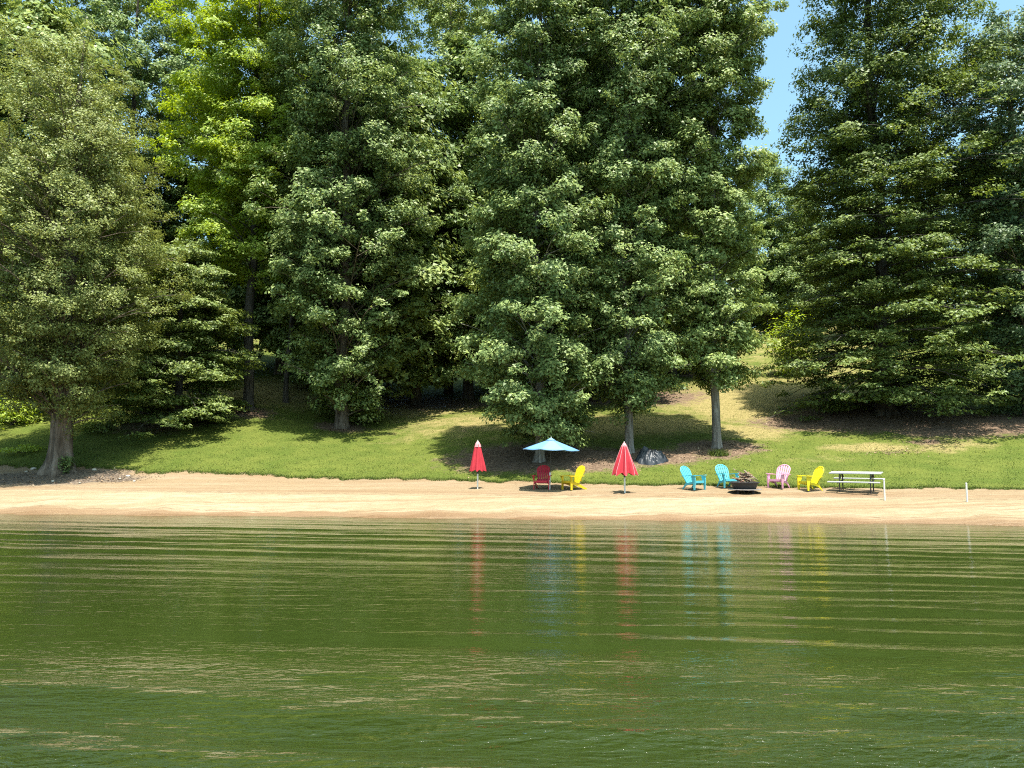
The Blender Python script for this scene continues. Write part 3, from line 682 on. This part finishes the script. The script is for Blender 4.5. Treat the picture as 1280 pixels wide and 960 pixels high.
p = on_ground(687, 612); root = empty('open_umbrella', p); root.rotation_euler = (R_(0), R_(2.0), .2); tag(root, 'open light blue beach umbrella shading the red and yellow chairs', 'umbrella')
pole_part(root, 'pole_sleeve', -.25, .74, .036, M_white); pole_part(root, 'pole', .735, 2.1, .021, M_black)
ZR, ZT, RR = 1.72, 2.17, 1.31
for k in range(8):
    a0, a1 = k * math.pi / 4 + .2, (k + 1) * math.pi / 4 + .2; bm = bmesh.new(); grid = []
    for i in range(7):
        f = i / 6; row = []
        for j in range(7):
            g = j / 6; e0 = Vector((math.cos(a0), math.sin(a0), 0)); e1 = Vector((math.cos(a1), math.sin(a1), 0)); e = e0.lerp(e1, g)
            r = .03 + (RR - .03) * f; z = ZT - (ZT - ZR) * (f ** 1.06) - .05 * f * math.sin(g * math.pi) * (f - .2)
            q = e * r * (1 - .035 * math.sin(g * math.pi) * f); row.append(bm.verts.new((q.x, q.y, z)))
        grid.append(row)
    for i in range(6):
        for j in range(6): bm.faces.new((grid[i][j], grid[i][j + 1], grid[i + 1][j + 1], grid[i + 1][j]))
    for j in range(6):   # hem
        pass
    pan = bm_obj('canopy_panel', bm, M_blue2 if k % 2 else M_blue, root, True)
    sm = pan.modifiers.new('thickness', 'SOLIDIFY'); sm.thickness = .006
    e = Vector((math.cos(a0), math.sin(a0), 0)); bm = bmesh.new()
    add_tube(bm, [e * .03 + Vector((0, 0, ZT - .03)), e * (RR * .55) + Vector((0, 0, ZT - (ZT - ZR) * .55 ** 1.06 - .02)), e * (RR * .985) + Vector((0, 0, ZR - .005))], .009, 5); rib = bm_obj('rib', bm, M_black, root)
    bm = bmesh.new(); add_tube(bm, [e * .03 + Vector((0, 0, 1.68)), e * (RR * .5) + Vector((0, 0, ZT - (ZT - ZR) * .48 - .02))], .007, 5); bm_obj('strut', bm, M_black, rib)
bm = bmesh.new(); N8 = 16
top = bm.verts.new((0, 0, ZT + .075)); ring = [bm.verts.new((.24 * math.cos(2 * math.pi * k / N8), .24 * math.sin(2 * math.pi * k / N8), ZT - .055)) for k in range(N8)]
for k in range(N8): bm.faces.new((top, ring[k], ring[(k + 1) % N8]))
cp = bm_obj('vent_cap', bm, M_blue2, root, True); cp.modifiers.new('thickness', 'SOLIDIFY').thickness = .006
bm = bmesh.new(); add_tube(bm, [(0, 0, ZT + .05), (0, 0, ZT + .12)], [.02, .012], 8); bm_obj('finial', bm, M_white, root)
bm = bmesh.new(); add_tube(bm, [(0, 0, 1.62), (0, 0, 1.72)], .04, 10); bm_obj('runner_hub', bm, M_black, root)

# ------------------------------------------------------------------ chairs
def back_slat(bm, x0, x1, tx0, tx1, h0, h1, arch, o, v, n, thk, H):
    """one slat of a fan back between bottom x0..x1 and top tx0..tx1, top cut along arch(x)"""
    pts = [(x0, h0), (x1, h0), (tx1, arch(tx1)), ((tx0 + tx1) / 2, arch((tx0 + tx1) / 2)), (tx0, arch(tx0))]
    add_prism(bm, pts, o, (1, 0, 0), v, n, thk)
def chair(px, py, rz, mat, label, kind):
    p = on_ground(px, py); root = empty('adirondack_chair', p, R_(rz)); root.scale = (1.03, 1.03, 1.03); tag(root, label, 'chair', 'adirondack chairs on the sand')
    tilt = R_(27 if kind == 'resin' else 24); v = Vector((0, math.sin(tilt), math.cos(tilt))); n = Vector((0, -math.cos(tilt), math.sin(tilt)))
    H = .80 if kind == 'resin' else .84; W = .285 if kind == 'resin' else .30
    o = Vector((0, .16, .235)); arch = lambda x: H - (1 - math.sqrt(max(0, 1 - (x / (W * 1.02)) ** 2))) * (.24 if kind == 'resin' else .20)
    ns = 5 if kind == 'resin' else 6; wb = .21; wt = W if kind != 'resin' else W - .035
    for k in range(ns):
        a0, a1 = k / ns, (k + 1) / ns; gapw = .017 if kind == 'resin' else .006
        bm = bmesh.new(); sh = .03 if kind == 'resin' else 0
        ar = (lambda x: arch(x * 1.08) - sh)
        back_slat(bm, -wb + 2 * wb * a0 + gapw, -wb + 2 * wb * a1 - gapw, -wt + 2 * wt * a0 + gapw, -wt + 2 * wt * a1 - gapw, 0, H, ar, o, v, n, .022, H)
        bm_obj('back_slat', bm, mat, root)
    if kind == 'resin':      # rounded rim around the back
        bm = bmesh.new(); pts = [o + v * .02 + Vector((-wb - .01, 0, 0)), o + v * (H * .4) + Vector((-(wb + W) / 2 - .005, 0, 0))]
        for k in range(15):
            a = math.pi - k * math.pi / 14; x = W * math.cos(a); pts.append(o + v * (H - .24 + .24 * math.sin(a)) + Vector((x, 0, 0)))
        pts += [o + v * (H * .4) + Vector(((wb + W) / 2 + .005, 0, 0)), o + v * .02 + Vector((wb + .01, 0, 0))]
        add_tube(bm, pts, .024, 7); bm_obj('back_rim', bm, mat, root, True)
        bm = bmesh.new(); add_bar(bm, o + v * .36 + Vector((-W + .02, .02, 0)), o + v * .36 + Vector((W - .02, .02, 0)), .06, .02, v); bm_obj('back_rail', bm, mat, root)
    else:
        for hh in (.16, .55):
            bm = bmesh.new(); add_bar(bm, o + v * hh + Vector((-.27, .03, 0)), o + v * hh + Vector((.27, .03, 0)), .07, .025, v); bm_obj('back_rail', bm, mat, root)
    f, b = Vector((0, -.33, .365)), Vector((0, .17, .25)); k_ = 5
    for k in range(k_):
        c0 = f.lerp(b, k / k_ + .01); c1 = f.lerp(b, (k + 1) / k_ - .015); bm = bmesh.new()
        add_bar(bm, c0, c1, .50 if kind == 'resin' else .53, .022, (1, 0, 0)); bm_obj('seat_slat', bm, mat, root)
    bm = bmesh.new(); add_bar(bm, (-.255, -.345, .33), (.255, -.345, .33), .09, .022, (0, 0, 1)); bm_obj('front_apron', bm, mat, root)
    for sx in (-1, 1):
        x = sx * .315
        if kind == 'resin':
            # moulded front leg: broad at the arm, narrow foot
            bm = bmesh.new(); add_prism(bm, [(-.36, .565), (-.375, .45), (-.37, .22), (-.345, 0), (-.285, 0), (-.272, .20), (-.235, .34), (-.20, .43), (-.16, .565)], (x, 0, 0), (0, 1, 0), (0, 0, 1), (1, 0, 0), .045); bm_obj('front_leg', bm, mat, root)
            bm = bmesh.new(); ol = [(-.40, -.03), (-.385, .05), (-.34, .062), (.20, .05), (.37, .02), (.37, -.035), (.20, -.05), (-.34, -.062), (-.385, -.05)]
            tl = Matrix.Rotation(R_(-4), 3, 'X'); add_prism(bm, [(b_, a_) for a_, b_ in ol][::-1], (x + sx * .012, 0, .575), (1, 0, 0), tl @ Vector((0, 1, 0)), tl @ Vector((0, 0, 1)), .028); bm_obj('arm', bm, mat, root)
            bm = bmesh.new(); add_prism(bm, [(-.25, .335), (-.25, .26), (.14, .17), (.20, .17), (.22, .25), (.12, .27)], (sx * .27, 0, 0), (0, 1, 0), (0, 0, 1), (1, 0, 0), .03); bm_obj('side_rail', bm, mat, root)
            bm = bmesh.new(); add_prism(bm, [(.10, .24), (.20, .24), (.30, .12), (.385, 0), (.335, 0), (.24, .10), (.14, .17)], (sx * .265, 0, 0), (0, 1, 0), (0, 0, 1), (1, 0, 0), .035); bm_obj('rear_leg', bm, mat, root)
        else:
            bm = bmesh.new(); add_bar(bm, (x, -.30, 0), (x, -.30, .555), .028, .095, (1, 0, 0)); bm_obj('front_leg', bm, mat, root)
            bm = bmesh.new(); ol = [(-.40, -.02), (-.385, .055), (-.33, .072), (-.05, .07), (.34, .03), (.36, -.03), (-.05, -.055), (-.34, -.07), (-.39, -.055)]
            add_prism(bm, [(b_ * 1.0, a_) for a_, b_ in ol][::-1], (x + sx * .02, 0, .57), (1, 0, 0), (0, 1, 0), (0, 0, 1), .026); bm_obj('arm', bm, mat, root)
            bm = bmesh.new(); add_prism(bm, [(-.30, .553), (-.385, .553), (-.30, .40)], (x + sx * .03, 0, 0), (0, 1, 0), (0, 0, 1), (1, 0, 0), .024); bm_obj('arm_bracket', bm, mat, root)
            bm = bmesh.new(); add_prism(bm, [(-.345, .35), (-.345, .25), (-.10, .20), (.42, 0), (.54, 0), (.54, .035), (.16, .235)], (sx * .285, 0, 0), (0, 1, 0), (0, 0, 1), (1, 0, 0), .026); bm_obj('rear_leg', bm, mat, root)
    return root
M_cred = plain('chair_red', (.47, .024, .045), .45, .35, .10); M_cyel = plain('chair_yellow', (0.663, 0.451, 0.017), .45, .35, .08); M_cyel2 = plain('chair_lemon', (0.680, 0.561, 0.021), .45, .35, .08)
M_ctur = plain('chair_turquoise', (0.082, 0.410, 0.492), .45, .35, .08); M_cpink = plain('chair_pink', (0.646, 0.306, 0.425), .45, .35, .08)
chair(678, 611.5, -10, M_cred, 'red slatted adirondack chair under the open blue umbrella', 'wood')
chair(716, 612, -58, M_cyel, 'deep yellow adirondack chair beside the red chair near the blue umbrella', 'wood')
chair(867, 612, 36, M_ctur, 'turquoise adirondack chair turned right, farther from the fire pit', 'resin')
chair(909, 609.5, 15, M_ctur, 'turquoise adirondack chair directly behind the left side of the fire pit', 'resin')
chair(974, 610, -47, M_cpink, 'pale pink adirondack chair right of the fire pit', 'resin')
chair(1013, 613, -76, M_cyel2, 'bright lemon yellow adirondack chair beside the picnic table', 'resin')

# ------------------------------------------------------------------ fire pit and sticks
M_iron = plain('fire_pit_steel', (.030, .028, .030), .6, .4, .35, 10, bump=.3); M_ash = plain('ash', (.16, .14, .13), .95, .1, .3, 12)
M_plate = plain('weathered_plate', (.20, .175, .165), .6, .4, .3, 9)
fp = on_ground(931, 616); root = empty('fire_pit', fp); tag(root, 'round dark steel fire pit heaped with sticks between the chairs', 'fire pit')
def lathe(bm, prof, seg, ripple=0.0):
    rows = []
    for (r, z) in prof:
        rows.append([bm.verts.new((r * (1 + (ripple if k % 2 else -ripple)) * math.cos(2 * math.pi * k / seg), r * (1 + (ripple if k % 2 else -ripple)) * math.sin(2 * math.pi * k / seg), z)) for k in range(seg)])
    for r0, r1 in zip(rows, rows[1:]):
        for k in range(seg): bm.faces.new((r0[k], r0[(k + 1) % seg], r1[(k + 1) % seg], r1[k]))
bm = bmesh.new(); lathe(bm, [(.0, .16), (.44, .16), (.56, .42), (.58, .44), (.55, .445), (.52, .42), (.42, .20), (0, .20)], 40, .006); bm_obj('bowl', bm, M_iron, root)
bm = bmesh.new(); lathe(bm, [(.565, .40), (.615, .405), (.62, .425), (.57, .43)], 40); bm_obj('rim', bm, M_iron, root)
bm = bmesh.new(); lathe(bm, [(0, .125), (.66, .125), (.67, .14), (.66, .158), (0, .158)], 36, .012); bm_obj('ash_plate', bm, M_plate, root)
for k in range(4):
    a = k * math.pi / 2 + .6; bm = bmesh.new(); add_tube(bm, [(.42 * math.cos(a), .42 * math.sin(a), -.03), (.40 * math.cos(a), .40 * math.sin(a), .126)], [.06, .05], 8); bm_obj('foot', bm, M_iron, root)
bm = bmesh.new(); lathe(bm, [(.50, .37), (.3, .41), (0, .43)], 20); bm_obj('ash_bed', bm, M_ash, root)
M_st = [plain('stick_grey', (.24, .185, .135), .85, .2, .3, 12, bump=.3), plain('stick_brown', (.17, .10, .065), .85, .2, .3, 12, bump=.3), plain('stick_red', (.30, .15, .11), .85, .2, .3, 12, bump=.3)]
rs = random.Random(4); GRP = 'sticks heaped in the fire pit'
def stick(p0, p1, r, mat, label):
    c = (p0 + p1) / 2; bm = bmesh.new(); m = (p1 - p0) * .06; j = Vector((rs.uniform(-1, 1), rs.uniform(-1, 1), rs.uniform(-1, 1))) * r * .9
    add_tube(bm, [p0 - c, (p0 - c) * .35 + j, (p1 - c) * .3 - j * .6, p1 - c], [r, r * 1.05, r * .9, r * .7], 7)
    o = bm_obj('stick', bm, mat, None, True); o.location = c; tag(o, label, 'stick', GRP)
SC = [('pale brown stick', 0), ('dark brown stick', 1), ('reddish stick', 2)]
for k in range(60):
    lay = k / 60; a = rs.uniform(0, math.pi); ln = rs.uniform(.22, .42) * (1 - lay * .45); rr = .34 * (1 - lay) ** .7
    cc = fp + Vector((rs.uniform(-1, 1) * rr, rs.uniform(-1, 1) * rr, .44 + lay * .36)); d = Vector((math.cos(a), math.sin(a), rs.uniform(-.35, .35) - .1)).normalized()
    nm, mi = SC[0] if rs.random() < .5 else SC[1 + (k % 2)]
    stick(cc - d * ln, cc + d * ln, rs.uniform(.010, .026), M_st[mi], nm + ' in the heap filling the dark fire pit')
stick(fp + Vector((-.46, -.05, .98)), fp + Vector((.25, .05, .66)), .016, M_st[0], 'long pale stick poking out at upper left of the fire pit heap')
stick(fp + Vector((-.05, -.15, .92)), fp + Vector((.52, -.1, .50)), .03, M_st[0], 'thick pale branch sloping down right on top of the heap')

# ------------------------------------------------------------------ picnic table
M_alu = plain('aluminium_plank', (.34, .34, .335), .45, .4, .08, 6); M_frame = plain('table_frame', (.035, .034, .036), .5, .4, .2)
p = on_ground(1071, 615); root = empty('picnic_table', p + Vector((0, 0, .02)), R_(-33)); root.rotation_euler.x = R_(4.5); tag(root, 'white planked picnic table with two benches and dark tube legs', 'picnic table')
for k in range(3):
    bm = bmesh.new(); add_box(bm, (0, -.245 + k * .245, .765), (1.95, .235, .030)); bmesh.ops.bevel(bm, geom=bm.edges[:], offset=.008, segments=1); bm_obj('table_plank', bm, M_alu, root)
for sy in (-1, 1):
    bm = bmesh.new(); add_box(bm, (0, sy * .68, .455), (1.95, .25, .030)); bmesh.ops.bevel(bm, geom=bm.edges[:], offset=.008, segments=1); bm_obj('bench_plank', bm, M_alu, root)
for x in (-.58, .58):
    for sy in (-1, 1):
        bm = bmesh.new(); add_tube(bm, [(x, sy * .30, .745), (x, sy * .36, .42), (x, sy * .36, -.02)], .024, 8); bm_obj('leg', bm, M_frame, root)
        bm = bmesh.new(); add_tube(bm, [(x + .04, sy * .12, .75), (x + .04, sy * .355, .55)], .018, 6); bm_obj('brace', bm, M_frame, root)
    bm = bmesh.new(); add_tube(bm, [(x, -.78, .42), (x, .78, .42)], .022, 8); bm_obj('bench_beam', bm, M_frame, root)
    bm = bmesh.new(); add_tube(bm, [(x, -.34, .735), (x, .34, .735)], .02, 8); bm_obj('top_beam', bm, M_frame, root)

# ------------------------------------------------------------------ white marker posts
for px, py, hgt, lb in ((1106, 626, .80, 'short white post at the right end of the picnic table'), (1209, 628, .72, 'short white post standing alone on the sand at far right')):
    p = on_ground(px, py); root = empty('marker_post', p); tag(root, lb, 'post', 'white posts on the beach')
    bm = bmesh.new(); add_tube(bm, [(0, 0, -.2), (0, 0, hgt - .03)], .031, 14); bm_obj('shaft', bm, M_white, root)
    bm = bmesh.new(); add_tube(bm, [(0, 0, hgt - .03), (0, 0, hgt - .012), (0, 0, hgt)], [.036, .036, .025], 14); bm_obj('cap', bm, M_white, root)
